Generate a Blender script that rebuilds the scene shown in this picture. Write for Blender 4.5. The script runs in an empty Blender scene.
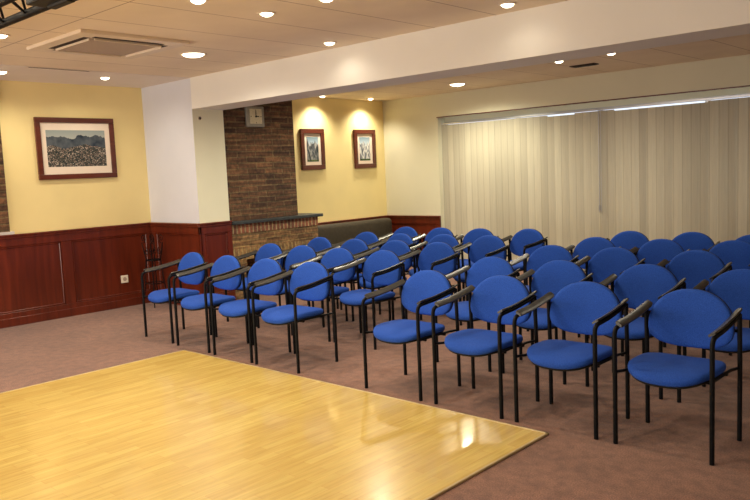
import bpy, bmesh, math, random
from mathutils import Vector, Matrix
random.seed(7)
C = bpy.context.scene.collection
PI = math.pi

# ------------------------------------------------------------------ node helpers
def new_mat(name):
    m = bpy.data.materials.new(name); m.use_nodes = True
    nt = m.node_tree; b = nt.nodes['Principled BSDF']
    return m, nt, b
def N(nt, t, **kw):
    n = nt.nodes.new(t)
    for k, v in kw.items():
        if k.startswith('_'): setattr(n, k[1:], v)
        else: n.inputs[k.replace('__', ' ')].default_value = v
    return n
def L(nt, a, b): nt.links.new(a, b)
def coords(nt, scale=(1, 1, 1), kind='Object', loc=(0, 0, 0), rot=(0, 0, 0)):
    t = nt.nodes.new('ShaderNodeTexCoord'); m = nt.nodes.new('ShaderNodeMapping')
    m.inputs['Scale'].default_value = scale; m.inputs['Location'].default_value = loc; m.inputs['Rotation'].default_value = rot
    L(nt, t.outputs[kind], m.inputs['Vector']); return m.outputs['Vector']
def ramp(nt, fac, stops, interp='LINEAR'):
    r = nt.nodes.new('ShaderNodeValToRGB'); r.color_ramp.interpolation = interp
    el = r.color_ramp.elements
    while len(el) < len(stops): el.new(0.5)
    for e, (p, c) in zip(el, stops): e.position = p; e.color = (*c, 1)
    L(nt, fac, r.inputs['Fac']); return r.outputs['Color']
def mixc(nt, fac, a, b, mode='MIX'):
    m = nt.nodes.new('ShaderNodeMix'); m.data_type = 'RGBA'; m.blend_type = mode
    for s, v in ((m.inputs[0], fac), (m.inputs[6], a), (m.inputs[7], b)):
        if isinstance(v, (int, float)): s.default_value = v
        elif isinstance(v, tuple): s.default_value = (*v, 1)
        else: L(nt, v, s)
    return m.outputs[2]
def bump(nt, b, h, s=0.2, d=0.01):
    n = nt.nodes.new('ShaderNodeBump'); n.inputs['Strength'].default_value = s; n.inputs['Distance'].default_value = d
    L(nt, h, n.inputs['Height']); L(nt, n.outputs['Normal'], b.inputs['Normal'])
def simple(name, col, rough=0.5, metal=0, var=0.12, scale=6, bmp=0, coat=0):
    m, nt, b = new_mat(name)
    v = coords(nt); n = N(nt, 'ShaderNodeTexNoise', Scale=scale, Detail=4.0)
    L(nt, v, n.inputs['Vector'])
    c2 = tuple(x * (1 - var) for x in col); c1 = tuple(min(1, x * (1 + var)) for x in col)
    L(nt, ramp(nt, n.outputs['Fac'], [(0.3, c2), (0.7, c1)]), b.inputs['Base Color'])
    b.inputs['Roughness'].default_value = rough; b.inputs['Metallic'].default_value = metal
    b.inputs['Coat Weight'].default_value = coat
    if bmp: bump(nt, b, n.outputs['Fac'], bmp, 0.005)
    return m
M = {}
M['black_metal'] = simple('black_metal', (0.004, 0.004, 0.005), 0.5, 0.0, 0.2, 30)
M['black_plastic'] = simple('black_plastic', (0.018, 0.017, 0.017), 0.5, 0, 0.2, 40)
M['arm_plastic'] = simple('arm_plastic', (0.03, 0.027, 0.023), 0.32, 0, 0.2, 40)
M['white_paint'] = simple('white_paint', (0.78, 0.72, 0.66), 0.7, 0, 0.03, 2)
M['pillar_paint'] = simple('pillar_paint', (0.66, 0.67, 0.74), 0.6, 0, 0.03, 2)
M['side_bounce_tint'] = simple('side_bounce_tint', (0.86, 0.85, 0.66), 0.6, 0, 0.03, 2)  # pillar side: bounce light off the yellow wall put into the colour
M['beam_paint'] = simple('beam_paint', (0.80, 0.78, 0.74), 0.6, 0, 0.03, 1.5)
M['back_paint'] = simple('back_paint', (0.72, 0.69, 0.53), 0.65, 0, 0.03, 1.5)
M['yellow_paint'] = simple('yellow_paint', (0.88, 0.73, 0.35), 0.6, 0, 0.04, 2, 0.02)
M['white_metal'] = simple('white_metal', (0.72, 0.60, 0.47), 0.4, 0, 0.03, 5)
M['grille'] = simple('grille', (0.42, 0.33, 0.27), 0.6, 0, 0.1, 80)
M['dark_slot'] = simple('dark_slot', (0.03, 0.015, 0.012), 0.8, 0, 0.1, 10)
M['socket_white'] = simple('socket_white', (0.8, 0.74, 0.62), 0.35, 0, 0.02, 10)
M['slate'] = simple('slate', (0.035, 0.042, 0.045), 0.45, 0, 0.3, 12, 0.1)
M['bench_cloth'] = simple('bench_cloth', (0.05, 0.038, 0.024), 0.75, 0, 0.2, 20, 0.1)
M['mat_board'] = simple('mat_board', (0.85, 0.74, 0.62), 0.8, 0, 0.02, 10)
M['aluminium'] = simple('aluminium', (0.55, 0.56, 0.6), 0.3, 0.8, 0.05, 10)
M['brass_trim'] = simple('brass_trim', (0.52, 0.40, 0.2), 0.4, 0.3, 0.1, 10)
M['stone_ledge'] = simple('stone_ledge', (0.6, 0.57, 0.55), 0.5, 0, 0.1, 10)
M['ceil_strip'] = simple('ceil_strip', (0.8, 0.72, 0.66), 0.7, 0, 0.03, 2)
M['clock_case'] = simple('clock_case', (0.27, 0.25, 0.21), 0.4, 0.3, 0.1, 20)
M['clock_face'] = simple('clock_face', (0.62, 0.55, 0.36), 0.5, 0, 0.1, 40)
M['grey_wall'] = simple('grey_wall', (0.6, 0.52, 0.42), 0.7, 0, 0.05, 2)

def emis(name, col, s):
    m, nt, b = new_mat(name)
    n = N(nt, 'ShaderNodeTexNoise', Scale=8.0); L(nt, coords(nt), n.inputs['Vector'])
    L(nt, ramp(nt, n.outputs['Fac'], [(0, tuple(x * .95 for x in col)), (1, col)]), b.inputs['Emission Color'])
    b.inputs['Emission Strength'].default_value = s; b.inputs['Base Color'].default_value = (1, .95, .85, 1)
    return m
M['lamp_glow'] = emis('lamp_glow', (1, 0.86, 0.62), 9)

def fabric(name, col, hi):
    m, nt, b = new_mat(name)
    v = coords(nt)
    n = N(nt, 'ShaderNodeTexNoise', Scale=260.0, Detail=2.0); L(nt, v, n.inputs['Vector'])
    n2 = N(nt, 'ShaderNodeTexNoise', Scale=5.0, Detail=2.0); L(nt, v, n2.inputs['Vector'])
    c = ramp(nt, n.outputs['Fac'], [(0.3, col), (0.72, hi)])
    L(nt, mixc(nt, n2.outputs['Fac'], c, mixc(nt, 1.0, c, (0.8, 0.8, 0.85), 'MULTIPLY')), b.inputs['Base Color'])
    b.inputs['Roughness'].default_value = 0.85; b.inputs['Sheen Weight'].default_value = 0.06; b.inputs['Specular IOR Level'].default_value = 0.2
    b.inputs['Sheen Tint'].default_value = (0.4, 0.55, 1, 1)
    bump(nt, b, n.outputs['Fac'], 0.15, 0.002)
    return m
for k_ in ('black_metal', 'black_plastic'): M[k_].node_tree.nodes['Principled BSDF'].inputs['Specular IOR Level'].default_value = 0.15
M['blue_fabric'] = fabric('blue_fabric', (0.011, 0.054, 0.31), (0.028, 0.11, 0.54))

def wood_red(name, base, dark, axis='z'):
    m, nt, b = new_mat(name)
    sc = {'z': (14, 14, 1.1), 'y': (14, 1.1, 14), 'x': (1.1, 14, 14)}[axis]
    n = N(nt, 'ShaderNodeTexNoise', Scale=1.0, Detail=5.0, Distortion=0.6); L(nt, coords(nt, sc), n.inputs['Vector'])
    n2 = N(nt, 'ShaderNodeTexNoise', Scale=1.3, Detail=1.0); L(nt, coords(nt), n2.inputs['Vector'])
    c = ramp(nt, n.outputs['Fac'], [(0.3, dark), (0.7, base)])
    L(nt, mixc(nt, n2.outputs['Fac'], mixc(nt, 1.0, c, (0.6, 0.6, 0.6), 'MULTIPLY'), c), b.inputs['Base Color'])
    b.inputs['Roughness'].default_value = 0.3
    b.inputs['Coat Weight'].default_value = 0.15; b.inputs['Coat Roughness'].default_value = 0.25
    return m
M['mahogany'] = wood_red('mahogany', (0.19, 0.028, 0.009), (0.10, 0.014, 0.005))
M['mahogany_h'] = wood_red('mahogany_h', (0.20, 0.036, 0.014), (0.10, 0.017, 0.008), 'y')
M['frame_wood'] = wood_red('frame_wood', (0.17, 0.034, 0.015), (0.085, 0.016, 0.008), 'y')

# brick: u runs along whichever wall axis, v is height
def brick_mat(name, c1, c2, mortar, w=0.22, h=0.062, ms=0.011, soldier=False):
    m, nt, b = new_mat(name)
    t = nt.nodes.new('ShaderNodeTexCoord'); s = nt.nodes.new('ShaderNodeSeparateXYZ'); L(nt, t.outputs['Object'], s.inputs[0])
    a = N(nt, 'ShaderNodeMath', _operation='ADD'); L(nt, s.outputs['X'], a.inputs[0]); L(nt, s.outputs['Y'], a.inputs[1])
    cb = nt.nodes.new('ShaderNodeCombineXYZ'); L(nt, a.outputs[0], cb.inputs['X']); L(nt, s.outputs['Z'], cb.inputs['Y'])
    dn = N(nt, 'ShaderNodeTexNoise', Scale=9.0, Detail=3.0); L(nt, t.outputs['Object'], dn.inputs['Vector'])
    ds = N(nt, 'ShaderNodeVectorMath', _operation='SCALE'); ds.inputs['Scale'].default_value = 0.018; L(nt, dn.outputs['Color'], ds.inputs[0])
    ad = N(nt, 'ShaderNodeVectorMath', _operation='ADD'); L(nt, cb.outputs[0], ad.inputs[0]); L(nt, ds.outputs[0], ad.inputs[1])
    br = nt.nodes.new('ShaderNodeTexBrick')
    L(nt, ad.outputs[0], br.inputs['Vector'])
    br.inputs['Color1'].default_value = (*c1, 1); br.inputs['Color2'].default_value = (*c2, 1); br.inputs['Mortar'].default_value = (*mortar, 1)
    br.inputs['Scale'].default_value = 1; br.inputs['Mortar Size'].default_value = ms; br.inputs['Mortar Smooth'].default_value = 0.4
    br.inputs['Brick Width'].default_value = w; br.inputs['Row Height'].default_value = h
    br.inputs['Bias'].default_value = 0.0
    if soldier: br.offset = 0.0
    n = N(nt, 'ShaderNodeTexNoise', Scale=25.0, Detail=6.0); L(nt, t.outputs['Object'], n.inputs['Vector'])
    n2 = N(nt, 'ShaderNodeTexNoise', Scale=3.0, Detail=2.0); L(nt, t.outputs['Object'], n2.inputs['Vector'])
    c = mixc(nt, 1.0, br.outputs['Color'], ramp(nt, n.outputs['Fac'], [(0.3, (0.5, 0.5, 0.5)), (0.7, (1.25, 1.2, 1.1))]), 'MULTIPLY')
    c = mixc(nt, 1.0, c, ramp(nt, n2.outputs['Fac'], [(0.35, (0.75, 0.75, 0.75)), (0.65, (1.15, 1.1, 1.0))]), 'MULTIPLY')
    n4 = N(nt, 'ShaderNodeTexNoise', Scale=1.0, Detail=2.0); L(nt, coords(nt, (2.2, 2.2, 30)), n4.inputs['Vector'])
    if not soldier: c = mixc(nt, 1.0, c, ramp(nt, n4.outputs['Fac'], [(0.4, (0.58, 0.58, 0.58)), (0.6, (1.2, 1.17, 1.1))]), 'MULTIPLY')
    L(nt, c, b.inputs['Base Color']); b.inputs['Roughness'].default_value = 0.85
    iv = N(nt, 'ShaderNodeMath', _operation='SUBTRACT'); iv.inputs[0].default_value = 1; L(nt, br.outputs['Fac'], iv.inputs[1])
    ad2 = N(nt, 'ShaderNodeMath', _operation='MULTIPLY_ADD'); L(nt, n.outputs['Fac'], ad2.inputs[0]); ad2.inputs[1].default_value = 0.35; L(nt, iv.outputs[0], ad2.inputs[2])
    bump(nt, b, ad2.outputs[0], 0.9, 0.012)
    return m
M['brick'] = brick_mat('brick', (0.21, 0.11, 0.062), (0.085, 0.042, 0.028), (0.19, 0.14, 0.08), w=.3, h=.076, ms=.010)
M['brick_low'] = brick_mat('brick_low', (0.36, 0.22, 0.11), (0.16, 0.085, 0.045), (0.30, 0.22, 0.11), w=.28, h=.074, ms=.009)
M['brick_soldier'] = brick_mat('brick_soldier', (0.30, 0.11, 0.065), (0.17, 0.07, 0.045), (0.42, 0.32, 0.19), w=0.066, h=0.6, ms=0.013, soldier=True)
M['brick_soldier_tan'] = brick_mat('brick_soldier_tan', (0.34, 0.22, 0.10), (0.2, 0.12, 0.06), (0.40, 0.30, 0.15), w=0.066, h=0.6, ms=0.013, soldier=True)

def carpet_mat():
    m, nt, b = new_mat('carpet')
    v = coords(nt)
    n = N(nt, 'ShaderNodeTexNoise', Scale=130.0, Detail=3.0); L(nt, v, n.inputs['Vector'])
    n2 = N(nt, 'ShaderNodeTexNoise', Scale=1.6, Detail=3.0); L(nt, v, n2.inputs['Vector'])
    n3 = N(nt, 'ShaderNodeTexNoise', Scale=14.0, Detail=4.0); L(nt, v, n3.inputs['Vector'])
    c = ramp(nt, n.outputs['Fac'], [(0.3, (0.11, 0.046, 0.030)), (0.7, (0.31, 0.15, 0.10))])
    c = mixc(nt, 1.0, c, ramp(nt, n2.outputs['Fac'], [(0.35, (0.85, 0.84, 0.84)), (0.65, (1.1, 1.1, 1.1))]), 'MULTIPLY')
    c = mixc(nt, 1.0, c, ramp(nt, n3.outputs['Fac'], [(0.35, (0.78, 0.76, 0.76)), (0.6, (1.1, 1.1, 1.1))]), 'MULTIPLY')
    L(nt, c, b.inputs['Base Color']); b.inputs['Roughness'].default_value = 0.95
    b.inputs['Sheen Weight'].default_value = 0.2
    bump(nt, b, n.outputs['Fac'], 0.4, 0.004)
    return m
M['carpet'] = carpet_mat()

def parquet():
    m, nt, b = new_mat('parquet')
    v = coords(nt, rot=(0, 0, PI / 2))
    br = nt.nodes.new('ShaderNodeTexBrick'); L(nt, v, br.inputs['Vector'])
    br.inputs['Color1'].default_value = (0.71, 0.52, 0.15, 1); br.inputs['Color2'].default_value = (0.63, 0.43, 0.115, 1); br.inputs['Mortar'].default_value = (0.58, 0.33, 0.09, 1)
    br.inputs['Scale'].default_value = 1; br.inputs['Mortar Size'].default_value = 0.0012; br.inputs['Brick Width'].default_value = 0.45; br.inputs['Row Height'].default_value = 0.065
    br.offset = 0.37
    n = N(nt, 'ShaderNodeTexNoise', Scale=1.0, Detail=5.0); L(nt, coords(nt, (40, 3.0, 1)), n.inputs['Vector'])
    c = mixc(nt, 1.0, br.outputs['Color'], ramp(nt, n.outputs['Fac'], [(0.3, (0.86, 0.84, 0.8)), (0.7, (1.08, 1.1, 1.15))]), 'MULTIPLY')
    L(nt, c, b.inputs['Base Color']); b.inputs['Roughness'].default_value = 0.26
    n3 = N(nt, 'ShaderNodeTexNoise', Scale=3.0, Detail=2.0); L(nt, coords(nt), n3.inputs['Vector'])
    b.inputs['Coat Weight'].default_value = 0.35; b.inputs['Coat Roughness'].default_value = 0.08
    bump(nt, b, n3.outputs['Fac'], 0.03, 0.02)
    return m
M['parquet'] = parquet()

def ceiling_mat():   # square-edged tiles, joints running both ways
    m, nt, b = new_mat('ceiling_tiles')
    v = coords(nt, loc=(-2.83, 0.345, 0), rot=(0, 0, PI / 2))
    t = nt.nodes.new('ShaderNodeTexCoord'); s = nt.nodes.new('ShaderNodeSeparateXYZ'); L(nt, t.outputs['Object'], s.inputs[0])
    cb = nt.nodes.new('ShaderNodeCombineXYZ')
    a1 = N(nt, 'ShaderNodeMath', _operation='ADD'); L(nt, s.outputs['Y'], a1.inputs[0]); a1.inputs[1].default_value = -2.83 + 13.0
    a2 = N(nt, 'ShaderNodeMath', _operation='ADD'); L(nt, s.outputs['X'], a2.inputs[0]); a2.inputs[1].default_value = 4.21 + 12.92
    L(nt, a1.outputs[0], cb.inputs['X']); L(nt, a2.outputs[0], cb.inputs['Y'])
    br = nt.nodes.new('ShaderNodeTexBrick'); L(nt, cb.outputs[0], br.inputs['Vector'])
    for k, c in (('Color1', (0.86, 0.74, 0.58)), ('Color2', (0.83, 0.71, 0.55)), ('Mortar', (0.30, 0.19, 0.12))): br.inputs[k].default_value = (*c, 1)
    br.inputs['Scale'].default_value = 1; br.inputs['Mortar Size'].default_value = 0.006; br.inputs['Mortar Smooth'].default_value = 0.6
    br.inputs['Brick Width'].default_value = 2.6; br.inputs['Row Height'].default_value = 0.646; br.offset = 0.0
    n = N(nt, 'ShaderNodeTexNoise', Scale=2.0, Detail=3.0); L(nt, coords(nt), n.inputs['Vector'])
    c = mixc(nt, 1.0, br.outputs['Color'], ramp(nt, n.outputs['Fac'], [(0.3, (0.94, 0.93, 0.92)), (0.7, (1.03, 1.03, 1.03))]), 'MULTIPLY')
    L(nt, c, b.inputs['Base Color']); b.inputs['Roughness'].default_value = 0.75
    return m
M['ceiling'] = ceiling_mat()

def blind_mat():
    m, nt, b = new_mat('blind_fabric')
    t = nt.nodes.new('ShaderNodeTexCoord'); s = nt.nodes.new('ShaderNodeSeparateXYZ'); L(nt, t.outputs['Object'], s.inputs[0])
    d = N(nt, 'ShaderNodeMath', _operation='DIVIDE'); L(nt, s.outputs['X'], d.inputs[0]); d.inputs[1].default_value = 0.118
    f = N(nt, 'ShaderNodeMath', _operation='FLOOR'); L(nt, d.outputs[0], f.inputs[0])
    w = nt.nodes.new('ShaderNodeTexWhiteNoise'); w.noise_dimensions = '1D'; L(nt, f.outputs[0], w.inputs['W'])
    c = ramp(nt, w.outputs['Value'], [(0, (0.49, 0.455, 0.36)), (0.5, (0.56, 0.52, 0.41)), (1, (0.64, 0.60, 0.475))])
    n = N(nt, 'ShaderNodeTexNoise', Scale=1.0, Detail=3.0); L(nt, coords(nt, (90, 90, 3)), n.inputs['Vector'])
    c = mixc(nt, 1.0, c, ramp(nt, n.outputs['Fac'], [(0.3, (0.93, 0.93, 0.93)), (0.7, (1.04, 1.04, 1.04))]), 'MULTIPLY')
    fr = N(nt, 'ShaderNodeMath', _operation='FRACT'); L(nt, d.outputs[0], fr.inputs[0])
    c = mixc(nt, 1.0, c, ramp(nt, fr.outputs[0], [(0, (0.72, 0.70, 0.68)), (0.09, (1, 1, 1)), (0.9, (1, 1, 1)), (1, (0.85, 0.84, 0.82))]), 'MULTIPLY')
    L(nt, c, b.inputs['Base Color']); b.inputs['Roughness'].default_value = 0.7
    return m
M['blind'] = blind_mat()

def glass():
    m, nt, b = new_mat('window_glass')
    b.inputs['Transmission Weight'].default_value = 1; b.inputs['Roughness'].default_value = 0.02; b.inputs['IOR'].default_value = 1.1
    return m
M['glass'] = glass()

# prints in the frames (object coords: y across, z up, origin at print centre)
def print_mat(name, w, h, kind):
    m, nt, b = new_mat(name)
    t = nt.nodes.new('ShaderNodeTexCoord'); s = nt.nodes.new('ShaderNodeSeparateXYZ'); L(nt, t.outputs['Object'], s.inputs[0])
    def ma(op, a, c, d=None):
        x = N(nt, 'ShaderNodeMath', _operation=op)
        for i, q in enumerate((a, c, d)):
            if q is None: continue
            if isinstance(q, (int, float)): x.inputs[i].default_value = q
            else: L(nt, q, x.inputs[i])
        return x.outputs[0]
    u = ma('DIVIDE', s.outputs['Y'], w); v = ma('DIVIDE', s.outputs['Z'], h)   # -.5 .. .5
    if kind == 'town':
        r1 = N(nt, 'ShaderNodeTexNoise', Scale=4.5, Detail=5.0); r1.noise_dimensions = '1D'; L(nt, u, r1.inputs['W'])
        ridge = ma('MULTIPLY_ADD', r1.outputs['Fac'], 0.4, 0.12)
        r2 = N(nt, 'ShaderNodeTexNoise', Scale=3.0, Detail=3.0); r2.noise_dimensions = '1D'; L(nt, ma('ADD', u, 9.0), r2.inputs['W'])
        low = ma('MULTIPLY_ADD', r2.outputs['Fac'], 0.25, -0.07)
        hz = N(nt, 'ShaderNodeTexNoise', Scale=9.0, Detail=6.0); L(nt, t.outputs['Object'], hz.inputs['Vector'])
        sky = ramp(nt, ma('ADD', v, 0.5), [(0.6, (0.50, 0.50, 0.44)), (1.0, (0.30, 0.36, 0.36))])
        hill = ramp(nt, hz.outputs['Fac'], [(0.35, (0.025, 0.04, 0.06)), (0.65, (0.10, 0.12, 0.14))])
        vo = N(nt, 'ShaderNodeTexVoronoi', Scale=95.0); L(nt, coords(nt, (1, 1, 1.6)), vo.inputs['Vector'])
        town = ramp(nt, vo.outputs['Color'], [(0.3, (0.02, 0.035, 0.035)), (0.55, (0.07, 0.075, 0.07)), (0.7, (0.20, 0.13, 0.10)), (0.86, (0.55, 0.48, 0.40))])
        c = mixc(nt, ma('LESS_THAN', v, ridge), sky, hill)
        c = mixc(nt, ma('LESS_THAN', v, low), c, town)
    else:
        k = 3.0 if kind == 'cliff' else 21.0
        r1 = N(nt, 'ShaderNodeTexNoise', Scale=3.0, Detail=5.0); r1.noise_dimensions = '1D'; L(nt, ma('ADD', u, k), r1.inputs['W'])
        ridge = ma('MULTIPLY_ADD', r1.outputs['Fac'], 0.9, -0.2 if kind == 'cliff' else -0.22)
        st = N(nt, 'ShaderNodeTexNoise', Scale=1.0, Detail=6.0, Distortion=1.0); L(nt, coords(nt, (1, 24, 7), loc=(0, k, 0)), st.inputs['Vector'])
        sky = ramp(nt, ma('ADD', v, 0.5), [(0.5, (0.75, 0.76, 0.74)), (0.8, (0.38, 0.5, 0.6)), (1.0, (0.16, 0.24, 0.30))])
        rock = ramp(nt, st.outputs['Fac'], [(0.38, (0.03, 0.045, 0.05)), (0.5, (0.12, 0.13, 0.15)), (0.66, (0.5, 0.5, 0.46))] if kind == 'cliff'
                    else [(0.36, (0.06, 0.07, 0.09)), (0.5, (0.3, 0.32, 0.36)), (0.6, (0.8, 0.8, 0.76))])
        gr = ramp(nt, st.outputs['Fac'], [(0.4, (0.02, 0.04, 0.02)), (0.6, (0.10, 0.15, 0.06))])
        c = mixc(nt, ma('LESS_THAN', v, ridge), sky, rock)
        c = mixc(nt, ma('LESS_THAN', v, -0.42), c, gr)
    L(nt, c, b.inputs['Base Color']); b.inputs['Roughness'].default_value = 0.25
    return m

# ------------------------------------------------------------------ mesh helpers
class MB:
    def __init__(s): s.bm = bmesh.new()
    def box(s, lo, hi, bev=0, seg=2, mat=None):
        r = bmesh.ops.create_cube(s.bm, size=1)
        c = [(a + b) / 2 for a, b in zip(lo, hi)]; d = [b - a for a, b in zip(lo, hi)]
        vs = r['verts']
        for v in vs: v.co = Vector((v.co[i] * d[i] + c[i] for i in range(3)))
        if mat is not None:
            for v in vs: v.co = mat @ v.co
        if bev:
            es = list({e for v in vs for e in v.link_edges})
            bmesh.ops.bevel(s.bm, geom=es, offset=bev, segments=seg, profile=0.5, affect='EDGES')
        return s
    def tube(s, pts, r, n=10, cap=True):
        pts = [Vector(p) for p in pts]; rings = []
        rr = r if isinstance(r, (list, tuple)) else [r] * len(pts)
        up = None
        for i, p in enumerate(pts):
            t = (pts[min(i + 1, len(pts) - 1)] - pts[max(i - 1, 0)]).normalized()
            if up is None:
                up = Vector((1, 0, 0)) if abs(t.x) < 0.9 else Vector((0, 1, 0))
            up = (up - t * up.dot(t)).normalized(); w = t.cross(up)
            rings.append([s.bm.verts.new(p + (up * math.cos(a) + w * math.sin(a)) * rr[i]) for a in [2 * PI * k / n for k in range(n)]])
        for a, b in zip(rings, rings[1:]):
            for k in range(n): s.bm.faces.new((a[k], a[(k + 1) % n], b[(k + 1) % n], b[k]))
        if cap: s.bm.faces.new(rings[0][::-1]); s.bm.faces.new(rings[-1])
        return s
    def cyl(s, c, r, h, n=24, r2=None):   # vertical, base at c
        return s.tube([c, (c[0], c[1], c[2] + h)], [r, r if r2 is None else r2], n)
    def ring(s, c, r0, r1, z0, z1, n=32):  # flat annulus body
        P = []
        for a in [2 * PI * k / n for k in range(n)]:
            ca, sa = math.cos(a), math.sin(a)
            P.append([s.bm.verts.new((c[0] + r * ca, c[1] + r * sa, z)) for r, z in ((r0, z1), (r0, z0 + .003), (r0 + .004, z0), (r1 - .006, z0), (r1, z0 + .006), (r1, z1))])
        for i in range(n):
            a, b = P[i], P[(i + 1) % n]
            for k in range(6): s.bm.faces.new((a[k], a[(k + 1) % 6], b[(k + 1) % 6], b[k]))
        return s
    def prism(s, prof, y0, y1, axis='y'):   # prof in the plane across the axis
        def P(u, v, w): return (u, w, v) if axis == 'y' else (w, u, v)
        a = [s.bm.verts.new(P(u, v, y0)) for u, v in prof]; b = [s.bm.verts.new(P(u, v, y1)) for u, v in prof]
        n = len(prof)
        for k in range(n): s.bm.faces.new((a[k], a[(k + 1) % n], b[(k + 1) % n], b[k]))
        s.bm.faces.new(a[::-1]); s.bm.faces.new(b)
        return s
    def cushion(s, outline, thick, place, edge=0.4, rings=7, crown=0.3):
        # outline: list of (u,v) around the rim; place(u,v,w) -> xyz; w across the thickness
        n = len(outline); lv = []
        prof = []
        for i in range(rings + 1):
            a = PI / 2 * i / rings
            prof.append((1 - edge * thick * 2.2 * (1 - math.sin(a)) , math.cos(a)))  # toward rim
        layers = []
        def layer(sc, w): return [s.bm.verts.new(place(u * sc, v * sc, w)) for u, v in outline]
        h = thick / 2
        top = [(0.35, h * (1 + crown)), (0.6, h * (1 + crown * .75)), (0.8, h * (1 + crown * .35)), (0.9, h), (0.96, h * .82), (0.99, h * .5), (1.0, 0)]
        seq = top + [(a, -b if a > .85 else -h) for a, b in reversed(top[:-1])]
        for sc, w in seq: layers.append(layer(sc, w))
        for a, b in zip(layers, layers[1:]):
            for k in range(n): s.bm.faces.new((a[k], b[k], b[(k + 1) % n], a[(k + 1) % n]))
        c0 = s.bm.verts.new(place(0, 0, h * (1 + crown * 1.05))); c1 = s.bm.verts.new(place(0, 0, -h))
        for k in range(n):
            s.bm.faces.new((c0, layers[0][k], layers[0][(k + 1) % n])); s.bm.faces.new((c1, layers[-1][(k + 1) % n], layers[-1][k]))
        return s
    def build(s, name, mat, parent=None, smooth=False, loc=None):
        bmesh.ops.recalc_face_normals(s.bm, faces=s.bm.faces)
        me = bpy.data.meshes.new(name); s.bm.to_mesh(me); s.bm.free()
        me.materials.append(M[mat] if isinstance(mat, str) else mat)
        if smooth:
            for p in me.polygons: p.use_smooth = True
            try: me.set_sharp_from_angle(angle=math.radians(40))
            except Exception: pass
        o = bpy.data.objects.new(name, me); C.objects.link(o)
        if parent: o.parent = parent
        if loc: o.location = loc
        return o
def tag(o, label=None, cat=None, group=None, kind=None):
    if label: o['label'] = label
    if cat: o['category'] = cat
    if group: o['group'] = group
    if kind: o['kind'] = kind
    return o
def empty(name, loc=(0, 0, 0), rz=0):
    o = bpy.data.objects.new(name, None); C.objects.link(o); o.location = loc; o.rotation_euler = (0, 0, rz); o.empty_display_size = 0.1
    return o
def struct(o): o['kind'] = 'structure'; return o
def box(name, lo, hi, mat, bev=0, parent=None): return MB().box(lo, hi, bev).build(name, mat, parent)
def copy_tree(o, parent=None):
    c = o.copy(); C.objects.link(c); c.parent = parent
    for ch in list(o.children): copy_tree(ch, c)
    return c

# ------------------------------------------------------------------ room (metres; x right-forward, y toward the window wall)
XL, XR, Y0, YB, ZC = -9.16, 3.0, -3.0, 10.2, 2.87
YP, YP2, XC, ZB = 5.42, 5.88, -8.02, 2.49
struct(box('floor', (XL - .2, Y0 - .2, -.2), (XR + .2, YB + .45, 0), 'carpet'))
struct(box('ceiling', (XL - .2, Y0 - .2, ZC), (XR + .2, YB + .45, ZC + .2), 'ceiling'))
struct(box('wall_left', (XL - .2, Y0 - .2, 0), (XL, YB + .45, ZC), 'yellow_paint'))
struct(box('wall_right', (XR, Y0 - .2, 0), (XR + .2, YB + .45, ZC), 'grey_wall'))
struct(box('wall_front', (XL, Y0 - .2, 0), (XR, Y0, ZC), 'grey_wall'))
# plaster strip between the tiles and the left wall
struct(box('trim_1', (XL, Y0, ZC - .006), (XC, YP, ZC), 'ceil_strip'))
# window wall: solid corner, fascia over a recess, lintel
b = MB(); b.box((XL, YB, 0), (-7.93, YB + .25, ZC)); b.box((-7.93, YB, 2.49), (XR, YB + .25, ZC)); b.box((-7.93, YB + .2, 2.40), (XR, YB + .25, 2.49))
b.box((-7.93, YB + .2, 0), (XR, YB + .25, .08))
struct(b.build('wall_back', 'back_paint'))
struct(box('soffit_shadow_strip', (-7.95, YB - .006, 2.478), (XR, YB + .012, 2.494), 'mahogany_h'))  # dark strip standing in for the shadow line along the recess edge
# window behind the blinds
w = MB()
wx = [-7.93, -6.5, -5.09, -3.6, -2.2, -.8, .6, 2.0, XR]
for x in wx: w.box((max(x - .03, -7.93), YB + .2, .08), (min(x + .03, XR), YB + .25, 2.40))
w.box((-7.93, YB + .195, .08), (XR, YB + .255, .14)); w.box((-7.93, YB + .195, 2.385), (XR, YB + .255, 2.41))
wf = struct(w.build('window_1', 'aluminium'))
MB().box((-7.9, YB + .222, .14), (XR - .03, YB + .228, 2.385)).build('window_pane', 'glass', wf)
# pillar + ceiling drop (beam)
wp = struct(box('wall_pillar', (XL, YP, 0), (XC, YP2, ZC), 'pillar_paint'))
wp.data.materials.append(M['side_bounce_tint'])
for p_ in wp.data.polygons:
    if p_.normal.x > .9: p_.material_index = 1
bm_ = struct(box('ceiling_beam', (XC, YP, ZB), (XR, YP2, ZC), 'beam_paint'))
# wall piece filling behind the pillar up to the chimney breast comes from the breast itself

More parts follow.
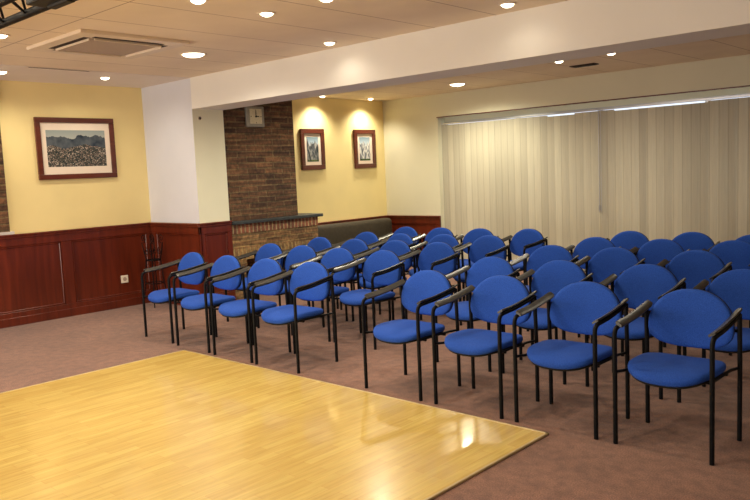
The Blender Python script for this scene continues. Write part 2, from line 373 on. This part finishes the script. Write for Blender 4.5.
# ------------------------------------------------------------------ wainscot
def wainscot(name, a, b_, n_axis, face, sgn, top, stiles, base=.16, cap=.05, rail=.09, thick=.03):
    """panel run; n_axis 'x' -> run along y on plane x=face, normal sgn"""
    m = MB()
    def bx(u0, u1, z0, z1, d, bev=0.004):
        if u1 - u0 < .005: return
        f0, f1 = sorted((face, face + sgn * d))
        if n_axis == 'x': m.box((f0, u0, z0), (f1, u1, z1), bev, 1)
        else: m.box((u0, f0, z0), (u1, f1, z1), bev, 1)
    bx(a, b_, 0, top - .01, .012, 0)
    bx(a, b_, 0, base, thick); bx(a, b_, 0, base * .62, thick + .014)
    bx(a, b_, top - rail - cap, top - cap + .012, thick)
    bx(a, b_, top - cap, top - .015, thick + .012); bx(a, b_, top - .022, top, thick + .026, .006)
    for s0, s1 in stiles: bx(s0, s1, base + .001, top - rail - cap - .001, thick - .001, 0)
    inner = sorted(stiles)
    for (p0, p1), (q0, q1) in zip(inner, inner[1:]):      # bead round every sunk panel
        z0, z1 = base, top - rail - cap
        bx(p1, q0, z0, z0 + .022, .024, .006); bx(p1, q0, z1 - .022, z1, .024, .006)
        bx(p1, p1 + .022, z0, z1, .024, .006); bx(q0 - .022, q0, z0, z1, .024, .006)
    return struct(m.build(name, 'mahogany'))
wainscot('trim_2', -3, YP, 'x', XL, 1, 1.08, [(-3, -2.88), (-.9, -.78), (1.0, 1.12), (2.58, 2.70), (4.15, 4.28), (5.33, 5.42)])
wainscot('trim_3', XL + .03, XC + .03, 'y', YP, -1, 1.08, [(-9.12, -9.02), (-8.08, XC + .03)])
wainscot('trim_4', YP - .03, YP2, 'x', XC, 1, 1.08, [(YP - .03, YP + .05), (YP2 - .07, YP2)])
wainscot('trim_5', 7.55, YB, 'x', XL, 1, .83, [(7.55, 7.65), (8.9, 9.0), (YB - .1, YB)])
wainscot('trim_6', XL + .03, -7.93, 'y', YB, -1, .83, [(XL + .03, XL + .12), (-8.02, -7.93)])

# ------------------------------------------------------------------ brick chimney breast with slate shelf
ch = tag(empty('brick_chimney_breast', (-8.55, 6.6, 0)), 'dark rustic brick chimney breast with a slate shelf, next to the white pillar', 'fireplace')
def child_world(mb, name, mat, parent, smooth=False):
    o = mb.build(name, mat, parent, smooth)
    for v in o.data.vertices: v.co -= parent.location
    return o
child_world(MB().box((XL, YP2, 1.06), (-8.05, 7.08, ZC)), 'chimney_stack', 'brick', ch)
lb = MB(); lb.box((XL, YP2, .86), (-8.0, 7.4, .895)); lb.box((XL, YP2, .895), (-8.012, 7.4, .90))
lb.box((XL, YP2, .70), (-8.0, 7.4, .86)); lb.box((XL, YP2, 0), (-8.0, 6.1, .55)); lb.box((XL, 7.2, 0), (-8.0, 7.4, .55)); lb.box((XL, 6.1, 0), (-8.5, 7.2, .55))
child_world(lb, 'hearth_wall', 'brick_low', ch)
child_world(MB().box((XL, YP2, .90), (-7.995, 7.405, 1.02)), 'soldier_course', 'brick_soldier', ch)
child_world(MB().box((XL, YP2, .55), (-7.995, 7.405, .70)), 'soldier_course', 'brick_soldier_tan', ch)
child_world(MB().box((XL, YP2 + .005, 1.02), (-7.955, 7.48, 1.062), .006), 'mantel_shelf', 'slate', ch)

# brick pilaster at the far left edge
struct(MB().box((XL, 2.2, 1.115), (XL + .04, 3.555, ZC - .006)).build('wall_brick_pilaster', 'brick'))
struct(MB().box((XL, 2.15, 1.08), (XL + .055, 3.6, 1.115), .004).build('trim_7', 'stone_ledge'))

# ------------------------------------------------------------------ dance floor
df = tag(empty('dance_floor', (-4.2, 1.2, 0)), 'glossy honey coloured wooden dance floor laid on the carpet, with thin metal edging', 'dance floor')
child_world(MB().box((-6.19, -1.5, 0), (-2.30, 3.91, .011)), 'parquet_surface', 'parquet', df)
et = MB()
prof = [(0, 0), (.035, 0), (.030, .006), (.006, .022), (0, .022)]
et.box((-6.207, -1.5, 0), (-6.189, 3.93, .0135), .003, 1); et.box((-2.302, -1.5, 0), (-2.284, 3.93, .0135), .003, 1); et.box((-6.207, 3.909, 0), (-2.284, 3.927, .0135), .003, 1)
child_world(et, 'edge_trim', 'brass_trim', df)

# ------------------------------------------------------------------ banquette bench
bq = tag(empty('banquette_bench', (-8.85, 8.9, 0)), 'long dark brown upholstered bench with rounded backrest along the yellow wall in the corner', 'bench')
child_world(MB().box((-9.08, 7.5, .05), (-8.45, 10.1, .33), .01), 'base', 'mahogany_h', bq)
sm = MB()
for k in range(2):
    sm.box((-8.98, 7.5 + 1.3 * k, .33), (-8.40, 8.8 + 1.3 * k, .47), .04, 3)
child_world(sm, 'seat', 'bench_cloth', bq, True)
child_world(MB().box((-9.12, 7.5, .40), (-8.93, 10.1, .795), .07, 4), 'backrest', 'bench_cloth', bq, True)

# ------------------------------------------------------------------ chair
def lens_outline(hw, up, dn, eu=2.1, ed=2.4, n=48):
    o = []
    for k in range(n):
        a = 2 * PI * k / n; c, s = math.cos(a), math.sin(a)
        e = eu if s >= 0 else ed
        o.append((hw * math.copysign(abs(c) ** (2 / e), c), (up if s >= 0 else dn) * math.copysign(abs(s) ** (2 / e), s)))
    return o
def fillet(pts, r, n=6):
    pts = [Vector(p) for p in pts]; out = [pts[0]]
    for a, b, c in zip(pts, pts[1:], pts[2:]):
        u = (a - b).normalized(); v = (c - b).normalized(); p, q = b + u * r, b + v * r
        for k in range(n + 1):
            t = k / n; out.append(p * (1 - t) ** 2 + b * 2 * t * (1 - t) + q * t * t)
    out.append(pts[-1]); return out
W, FY, RY = .27, -.215, .235
def make_chair():
    r = empty('armchair')
    # seat cushion: waterfall front, rounded plan
    out = lens_outline(.245, .215, .245, 3.6, 2.7, 56)
    def pl(u, v, w):
        y = v - .01; drop = .03 * max(0, (-v - .08) / .16) ** 2 if v < -.08 else 0
        return (u, y, .445 + w - drop + .012 * (u / .245) ** 2)
    MB().cushion(out, .05, pl).build('seat', 'blue_fabric', r, True)
    def pl2(u, v, w):
        y = v - .005; drop = .03 * max(0, (-v - .08) / .16) ** 2 if v < -.08 else 0
        return (u, y, .414 + w - drop + .012 * (u / .245) ** 2)
    MB().cushion([(u * .95, v * .95) for u, v in out], .02, pl2, crown=0).build('seat_pan', 'black_plastic', r, True)
    # backrest: rounded D, dished toward the sitter, leaning back
    bo = lens_outline(.247, .212, .128, 2.1, 2.75, 56)
    zc = .649
    def pb(off, sc=1):
        def f(u, v, w):
            y = .225 + v * .16 - .35 * u * u + off - w
            return (u * sc, y, zc + v * sc)
        return f
    MB().cushion(bo, .04, pb(0), crown=.25).build('backrest', 'blue_fabric', r, True)
    MB().cushion(bo, .016, pb(.026, .985), crown=0).build('back_shell', 'black_plastic', r, True)
    for s in (-1, 1):
        x = s * W
        MB().tube([(x, FY, 0), (x, FY, .012), (x, FY, .60)], .0135, 12).build('leg', 'black_metal', r, True)
        MB().tube([(x, RY, 0), (x, RY, .42), (x, RY - .012, .742)], .0135, 12).build('leg', 'black_metal', r, True)
        path = fillet([(x, FY, .58), (x, FY, .683), (x, -.02, .694)], .052, 8)[:-1]
        for t in range(1, 9):                       # the arm dips, then rises to the rear leg
            u = t / 8; path.append(Vector((x, -.09 + u * (RY - .012 + .09), .691 + .047 * u ** 1.3)))
        path = [p for k_, p in enumerate(path) if k_ < 9 or p.y > path[8].y + .01]
        ar = MB().tube(path, .0132, 12).build('armrest', 'black_metal', r, True)
        # pad: ribbon over the tube, tipped toward the sitter
        pad = MB(); tl = math.radians(30) * s; rings = []
        sect = [(.026, .0), (.024, .006), (.012, .0085), (-.012, .0085), (-.024, .006), (-.026, 0), (-.024, -.005), (.024, -.005)]
        cen = [p for p in path if p.y > FY + .035]
        cen = [Vector((x, FY + .028, cen[0].z - .002))] + cen + [Vector((x, RY + .012, cen[-1].z + .008))]
        for k_, p in enumerate(cen):
            f = .8 if k_ in (0, len(cen) - 1) else 1
            rings.append([pad.bm.verts.new((p.x - s * .006 + a * f * math.cos(tl) - b * math.sin(tl) * -1 * 0 - (b + .012) * math.sin(tl), p.y, p.z + .006 + a * f * math.sin(tl) + (b + .010) * math.cos(tl))) for a, b in sect])
        for A_, B_ in zip(rings, rings[1:]):
            for q in range(8): pad.bm.faces.new((A_[q], A_[(q + 1) % 8], B_[(q + 1) % 8], B_[q]))
        pad.bm.faces.new(rings[0][::-1]); pad.bm.faces.new(rings[-1])
        pad.build('arm_pad', 'arm_plastic', ar, True)
        MB().tube([(x - s * .004, FY, .428), (x - s * .03, FY + .07, .425), (x - s * .03, RY - .07, .425), (x - s * .004, RY, .428)], .009, 8).build('side_rail', 'black_metal', r, True)
    for y in (-.1, .12):
        MB().tube([(-W + .03, y, .412), (W - .03, y, .412)], .010, 10).build('crossbar', 'black_metal', r, True)
    MB().tube([(-W, RY - .006, .64), (-.2, RY + .03, .64), (.2, RY + .03, .64), (W, RY - .006, .64)], .010, 10).build('back_bracket', 'black_metal', r, True)
    return r
rows = {
 ('L', 1): [(-6.87, 4.55), (-6.20, 4.51), (-5.55, 4.49), (-4.93, 4.49)],
 ('L', 2): [(-6.77, 5.53), (-6.17, 5.5), (-5.56, 5.45), (-4.95, 5.46)],
 ('L', 3): [(-6.76, 6.3), (-6.13, 6.27), (-5.52, 6.3), (-4.91, 6.28)],
 ('L', 4): [(-6.69, 7.06), (-6.07, 7.0), (-5.44, 7.07), (-4.83, 7.10)],
 ('L', 5): [(-6.70, 7.85), (-6.09, 7.84), (-5.48, 7.86), (-4.86, 7.96)],
 ('R', 1): [(-3.62, 4.5), (-2.95, 4.5), (-2.3, 4.505), (-1.635, 4.51)],
 ('R', 2): [(-3.65, 5.41), (-3.0, 5.42), (-2.30, 5.46), (-1.63, 5.46)],
 ('R', 3): [(-3.63, 6.4), (-3.01, 6.42), (-2.30, 6.45)],
 ('R', 4): [(-3.61, 7.24), (-2.93, 7.24), (-2.27, 7.3)],
 ('R', 5): [(-3.57, 7.97), (-2.91, 8.01), (-2.27, 7.9)],
}
ORD = {1: 'front row', 2: 'second row', 3: 'third row', 4: 'fourth row', 5: 'back row'}
LP = {'L': ['nearest the wall', 'second from the wall', 'third from the wall', 'on the aisle end'],
      'R': ['on the aisle end', 'second from the aisle', 'third from the aisle', 'fourth from the aisle']}
proto = make_chair(); first = True
rot = {('L', 1, 0): -2, ('L', 1, 1): -1, ('L', 1, 3): 1, ('L', 5, 3): -5, ('L', 2, 1): 2, ('L', 4, 1): -3, ('R', 3, 0): 2, ('R', 4, 1): -2, ('R', 1, 3): 0}
for (blk, rw), lst in rows.items():
    for i, (x, y) in enumerate(lst):
        o = proto if first else copy_tree(proto); first = False
        o.location = (x, y - .27, 0); o.rotation_euler = (0, 0, math.radians(rot.get((blk, rw, i), ((i * 7 + rw * 5) % 5 - 2) * .5)))
        side = 'left block' if blk == 'L' else 'right block'
        tag(o, 'blue fabric chair with black arms, %s of the %s, %s' % (ORD[rw], side, LP[blk][i]), 'chair', 'blue round-backed armchairs set out in rows')

# ------------------------------------------------------------------ pictures
def picture(name, y0, y1, z0, z1, fw, mw, label, kind):
    cy, cz = (y0 + y1) / 2, (z0 + z1) / 2
    r = tag(empty('framed_picture', (XL, cy, cz)), label, 'picture', 'framed landscape photographs on the yellow wall')
    hw, hh = (y1 - y0) / 2, (z1 - z0) / 2
    f = MB()
    for a, c, d, e in ((-hw, hw, hh - fw, hh), (-hw, hw, -hh, -hh + fw), (-hw, -hw + fw, -hh + fw, hh - fw), (hw - fw, hw, -hh + fw, hh - fw)):
        f.box((.004, a, d), (.04, c, e), .006, 2)
    f.build('frame', 'frame_wood', r)
    MB().box((.002, -hw + fw * .6, -hh + fw * .6), (.018, hw - fw * .6, hh - fw * .6)).build('mat_board', 'mat_board', r)
    pw, ph = 2 * (hw - fw - mw[0]), 2 * (hh - fw - mw[1])
    MB().box((.018, -pw / 2, -ph / 2), (.0195, pw / 2, ph / 2)).build('photograph', print_mat('print_' + kind, pw, ph, kind), r)
picture('p', 3.955, 4.965, 1.70, 2.45, .062, (.065, .09), 'wide framed photograph of a hillside town below mountains, hanging above the panelled wall', 'town')
picture('p', 8.175, 8.69, 1.70, 2.36, .075, (.055, .055), 'tall framed photograph of a dark cliff, hanging just right of the brick chimney', 'cliff')
picture('p', 9.40, 9.935, 1.695, 2.36, .075, (.06, .055), 'tall framed photograph of pale rock, hanging nearest the room corner', 'rock')

# ------------------------------------------------------------------ clock on the chimney
ck = tag(empty('wall_clock', (-8.05, 6.39, 2.42)), 'small square grey wall clock high on the brick chimney breast', 'clock')
MB().box((0, -.145, -.14), (.05, .145, .135), .012, 2).build('clock_case', 'clock_case', ck)
MB().box((.05, -.10, -.095), (.054, .10, .10), .002, 1).build('clock_face', 'clock_face', ck)
hd = MB(); hd.box((.054, -.006, 0), (.058, .006, .07)); hd.box((.054, -.006, -.006), (.058, .05, .006)); hd.tube([(.052, 0, 0), (.06, 0, 0)], .014, 12)
hd.build('clock_hands', 'black_plastic', ck)
for k in range(4):
    a = k * PI / 2
    MB().box((.054, .082 * math.sin(a) - .006, .082 * math.cos(a) - .006), (.0555, .082 * math.sin(a) + .006, .082 * math.cos(a) + .006)).build('hour_mark', 'black_plastic', ck)

# ------------------------------------------------------------------ socket
so = tag(empty('wall_socket', (XL + .012, 4.96, .365)), 'white wall socket on the red wood panelling near the floor', 'socket')
MB().box((0, -.05, -.05), (.012, .05, .05), .004, 2).build('socket_plate', 'socket_white', so)
MB().tube([(.0121, 0, 0), (.0135, 0, 0)], .026, 20).build('socket_outlet', 'grille', so)

# ------------------------------------------------------------------ wrought iron stand in the corner
ir = tag(empty('iron_stand', (-8.80, 5.2, 0)), 'black wrought iron stand with scrolled top, in the panelled corner beside the pillar', 'stand')
def spiral(cx, cz, r0, turns, sg, a0, y=0, ax='x'):
    P = []
    for k in range(28):
        t = k / 27; a = a0 + sg * turns * 2 * PI * t; r = r0 * (1 - .75 * t)
        P.append((cx + r * math.cos(a), y, cz + r * math.sin(a)))
    return P
lg = MB()
for sx, sy in ((-.12, -.1), (.12, -.1), (.12, .1), (-.12, .1)):
    MB().tube([(sx * 1.1, sy * 1.1, 0), (sx * .8, sy * .8, .3), (sx * .6, sy * .6, .62), (sx * .9, sy * .9, .84)], .007, 8).build('leg', 'black_metal', ir, True)
sc = MB()
for sy in (-.06, .06):
    for sx in (-1, 1):
        sc.tube(spiral(sx * .115, .89, .06, 1.4, -sx, -PI / 2, sy), .005, 8)
        sc.tube(spiral(sx * .06, .72, .05, 1.3, sx, PI / 2, sy), .0045, 8)
sc.build('scrollwork', 'black_metal', ir, True)
rg = MB(); rg.ring((0, 0), .08, .10, .60, .615); rg.ring((0, 0), .10, .12, .30, .312); rg.build('ring', 'black_metal', ir)

# ------------------------------------------------------------------ vertical blinds
def blind(x0, x1, label, bright, cords):
    yb = YB + .1
    r = tag(empty('vertical_blind', ((x0 + x1) / 2, yb, 0)), label, 'blind', 'vertical blinds covering the window wall')
    cx = (x0 + x1) / 2
    MB().box((x0 - cx, -.022, 2.362), (x1 - cx, .022, 2.395), .004, 1).build('headrail', 'aluminium', r)
    v = MB(); n = int(round((x1 - x0) / .118)); st = (x1 - x0) / n
    rnd = random.Random(int(-x0 * 10))
    for k in range(n):
        xc = x0 + st * (k + .5) - cx; wx_ = x0 + st * (k + .5)
        zt = 2.356 if not any(a < wx_ < b for a, b in bright) else 2.338
        ang = math.radians(9 + rnd.uniform(-3.5, 3.5)); hw = .066
        pts = []
        for j in range(5):
            t = -1 + j / 2; u = t * hw; bow = .006 * (1 - t * t)
            pts.append((xc + u * math.cos(ang) - bow * math.sin(ang), u * math.sin(ang) - bow * math.cos(ang)))
        top = [v.bm.verts.new((a, b, zt)) for a, b in pts]; bot = [v.bm.verts.new((a, b, .03)) for a, b in pts]
        top2 = [v.bm.verts.new((a, b + .0015, zt)) for a, b in pts]; bot2 = [v.bm.verts.new((a, b + .0015, .03)) for a, b in pts]
        for j in range(4):
            v.bm.faces.new((top[j], bot[j], bot[j + 1], top[j + 1])); v.bm.faces.new((top2[j + 1], bot2[j + 1], bot2[j], top2[j]))
            v.bm.faces.new((top[j], top[j + 1], top2[j + 1], top2[j])); v.bm.faces.new((bot[j + 1], bot[j], bot2[j], bot2[j + 1]))
        v.bm.faces.new((top[0], top2[0], bot2[0], bot[0])); v.bm.faces.new((top[4], bot[4], bot2[4], top2[4]))
    v.build('vanes', 'blind', r)
    for cxx in cords:
        c = MB(); c.tube([(cxx - cx, -.05, 2.37), (cxx - cx, -.05, .9)], .006, 6); c.tube([(cxx - cx + .03, -.05, 2.37), (cxx - cx + .03, -.05, .9)], .004, 6)
        c.tube([(cxx - cx, -.05, 1.0), (cxx - cx, -.05, .92)], .012, 8)
        c.build('pull_cord', 'aluminium', r)
blind(-7.92, -5.095, 'cream vertical blind filling the left half of the window wall, by the corner', [(-5.92, -5.5)], [])
blind(-5.09, XR - .02, 'beige vertical blind on the right part of the window wall with pull cords', [(-4.85, -3.6)], [-5.06])

# ------------------------------------------------------------------ ceiling air-conditioner
ac = tag(empty('ceiling_air_conditioner', (-6.41, 3.5, ZC)), 'square four-way air conditioning cassette set in the tiled ceiling', 'air conditioner')
p = MB(); h = .515
for lo, hi in (((-h, -h), (h, -.40)), ((-h, .40), (h, h)), ((-h, -.40), (-.40, .40)), ((.40, -.40), (h, .40))):
    p.box((*lo, -.03), (*hi, 0), .004, 1)
p.build('outer_panel', 'white_metal', ac)
MB().box((-.335, -.335, -.034), (.335, .335, -.004), .006, 1).build('intake_grille', 'grille', ac)
for k in range(4):
    Rm = Matrix.Rotation(k * PI / 2, 4, 'Z')
    MB().box((-.33, -.399, -.0295), (.33, -.337, -.004), 0, 1, Rm).build('air_slot', 'dark_slot', ac)
    MB().box((-.31, -.346, -.048), (.31, -.336, -.028), .003, 1, Rm).build('flap', 'white_metal', ac)
    MB().box((-.40, -.40, -.028), (-.33, -.33, -.004), 0, 1, Rm).build('corner_cover', 'white_metal', ac)
# slots in the ceiling
sl = tag(empty('linear_air_slot', (-8.035, 3.8, ZC)), 'thin dark linear slot at the edge of the tiles near the left wall', 'air vent')
MB().box((-.012, -.33, -.009), (.012, .33, -.006), .001, 1).build('slot', 'dark_slot', sl); MB().box((-.02, -.35, -.0075), (.02, .35, -.006)).build('slot_frame', 'white_metal', sl)
vt = tag(empty('ceiling_air_vent', (-4.68, 9.1, ZC)), 'small dark ceiling vent between the spotlights near the blinds', 'air vent')
MB().box((-.17, -.07, -.012), (.17, .07, 0), .003, 1).build('vent_frame', 'dark_slot', vt)
vv = MB()
for k in range(4): vv.box((-.15, -.055 + .03 * k, -.018), (.15, -.045 + .03 * k, -.010))
vv.build('vent_blades', 'black_plastic', vt)
sp = tag(empty('motion_sensor', (XC - .004, 5.52, 2.38)), 'tiny dark round sensor on the side of the white pillar under the beam', 'sensor')
MB().tube([(0, 0, 0), (.015, 0, 0)], .022, 14).build('sensor_base', 'grille', sp); MB().tube([(.015, 0, 0), (.03, 0, 0)], [.016, .006], 12).build('sensor_lens', 'black_plastic', sp)

# ------------------------------------------------------------------ lighting truss
tr = tag(empty('lighting_truss', (-4.62, 1.66, 2.52)), 'black metal lighting truss hanging from the ceiling at the top left corner', 'truss')
X0, X1 = -2.2, 1.1
for nm, y, z in (('chord', .09, 0), ('chord', -.11, 0), ('chord', -.01, .17)):
    MB().tube([(X0, y, z), (X1, y, z)], .022, 12).build(nm, 'black_metal', tr, True)
st = MB(); k = 0; x = X0
while x < X1 - .05:
    st.tube([(x, .09, 0), (x + .14, -.01, .17)], .007, 6); st.tube([(x + .14, -.01, .17), (x + .28, .09, 0)], .007, 6)
    st.tube([(x, -.11, 0), (x + .14, -.01, .17)], .007, 6); st.tube([(x + .14, -.01, .17), (x + .28, -.11, 0)], .007, 6)
    st.tube([(x, .09, 0), (x + .28, -.11, 0)], .007, 6)
    x += .28
st.build('lattice', 'black_metal', tr, True)
cl = MB(); cl.box((.9, .06, -.03), (1.11, .11, .025), .01, 2); cl.box((.85, -.02, -.015), (1.05, .09, .02), .008, 2); cl.tube([(1.0, .10, 0), (1.15, .10, 0)], .026, 12)
cl.build('clamp', 'black_plastic', tr)
for x in (-1.8, .5): MB().tube([(x, -.01, .17), (x, -.01, ZC - 2.52)], .009, 8).build('hanger', 'black_metal', tr)

# ------------------------------------------------------------------ downlights
WARM = (1.0, 0.90, 0.70)
def lamp(x, y, z, power, spot=165, blend=.7, col=WARM, rad=.05, aim=None):
    d = bpy.data.lights.new('downlight_lamp', 'SPOT'); d.energy = power; d.spot_size = math.radians(spot); d.spot_blend = blend; d.color = col; d.shadow_soft_size = rad
    o = bpy.data.objects.new('downlight_lamp', d); C.objects.link(o); o.location = (x, y, z)
    if aim: o.rotation_euler = (Vector(aim) - Vector((x, y, z))).to_track_quat('-Z', 'Y').to_euler()
    return o
def downlight(x, y, r, power, label, z=ZC, **kw):
    t = tag(empty('downlight', (x, y, z)), label, 'ceiling light', 'recessed ceiling spotlights')
    MB().ring((0, 0), r, r + .022, -.008, 0, 28).build('trim_ring', 'white_metal', t, True)
    dp = .026 if r < .08 else .03
    pr = [(0, .985), (.35, .92), (.7, .68), (.9, .4), (1, 0)]
    MB().tube([(0, 0, -.002 - dp * (1 - q)) for q in (1, .7, .4, .15, 0)], [r * .98, r * .93, r * .78, r * .5, r * .12], 24).build('bulb', 'lamp_glow', t, True)
    lamp(x, y, z - .05, power, **kw)
downlight(-6.5, 4.45, .11, 105, 'large bright round downlight beside the air conditioning cassette')
downlight(-4.59, 3.83, .05, 70, 'small spotlight in the tiled ceiling, right of the large front downlight')
downlight(-5.27, 5.15, .05, 4, 'small spotlight close to the beam, above the left chair block')
downlight(-8.42, 4.52, .05, 22, 'small spotlight in the plaster strip above the town photograph', z=ZC - .006)
downlight(-6.49, 2.6, .05, 40, 'spotlight at the left picture edge beneath the black truss')
downlight(-8.47, 3.37, .05, 34, 'spotlight in the plaster strip above the brick pilaster', z=ZC - .006)
downlight(-3.27, 5.13, .05, 2, 'small spotlight close to the beam, above the right chair block')
downlight(-4.53, 3.17, .05, 60, 'bright spotlight cut by the top picture edge, left of centre')
downlight(-3.96, 3.86, .05, 60, 'spotlight barely showing at the top picture edge above the beam')
downlight(-6.82, 9.28, .11, 205, 'large bright round downlight in the rear ceiling near the window corner', rad=.12, col=(1, .93, .68))
downlight(-8.93, 8.51, .045, 75, 'small spotlight washing the yellow wall above the dark cliff photograph', spot=130, blend=1, aim=(-9.08, 8.47, 0))
downlight(-8.91, 9.62, .045, 75, 'small spotlight washing the yellow wall above the pale rock photograph', spot=130, blend=1, aim=(-9.08, 9.6, 0))
downlight(-4.68, 8.46, .05, 34, 'small dim spotlight in the rear ceiling, left of the ceiling vent')
downlight(-3.99, 8.42, .05, 34, 'small dim spotlight in the rear ceiling, right of the ceiling vent')
# unseen lamps: grid continued outside the frame, rear ones added to brighten behind beam
for x, y, p_ in ((-4.6, 1.2, 70), (-2.4, 2.4, 62), (-6.9, .9, 15), (-3, -.6, 45), (-6.5, 6.9, 120), (-4.4, 6.9, 55), (-2.2, 6.9, 22)):
    lamp(x, y, ZC - .02, p_)
def area(loc, aim, sx, sy, power, col):  # unseen area light added as fill for walls and ceiling
    d = bpy.data.lights.new('fill_light', 'AREA'); d.shape = 'RECTANGLE'; d.size = sx; d.size_y = sy; d.energy = power; d.color = col
    o = bpy.data.objects.new('fill_light', d); C.objects.link(o); o.location = loc
    o.rotation_euler = (Vector(aim) - Vector(loc)).to_track_quat('-Z', 'Y').to_euler()
area((-6.2, -2.8, 1.1), (-5.6, 5, 3.6), 5, 2.0, 270, (1, .93, .84))
area((2.8, 1.0, 1.1), (-5, 3.0, 3.6), 5, 2.0, 45, (1, .9, .78))

# ------------------------------------------------------------------ world, camera
wd = bpy.data.worlds.new('World'); bpy.context.scene.world = wd; wd.use_nodes = True
bg = wd.node_tree.nodes['Background']; bg.inputs['Color'].default_value = (0.75, 0.85, 1, 1); bg.inputs['Strength'].default_value = 1.6

yaw, pitch, roll = math.radians(42.9646), math.radians(5.9606), math.radians(-2.4937)
F = Vector((-math.sin(yaw) * math.cos(pitch), math.cos(yaw) * math.cos(pitch), -math.sin(pitch)))
R = F.cross(Vector((0, 0, 1))).normalized(); U = R.cross(F)
R2 = R * math.cos(roll) + U * math.sin(roll); U2 = -R * math.sin(roll) + U * math.cos(roll)
cam = bpy.data.cameras.new('camera'); co = bpy.data.objects.new('camera', cam); C.objects.link(co)
m4 = Matrix((R2, U2, -F)).transposed().to_4x4(); m4.translation = Vector((0, 0, 1.634)); co.matrix_world = m4
cam.sensor_width = 36; cam.lens = 754.957 / 750 * 36; cam.clip_start = .05
bpy.context.scene.camera = co
sc_ = bpy.context.scene
sc_.view_settings.view_transform = 'Standard'; sc_.view_settings.look = 'None'; sc_.view_settings.exposure = 0.1
sc_.cycles.use_denoising = True
sc_.cycles.max_bounces = 8; sc_.cycles.diffuse_bounces = 5
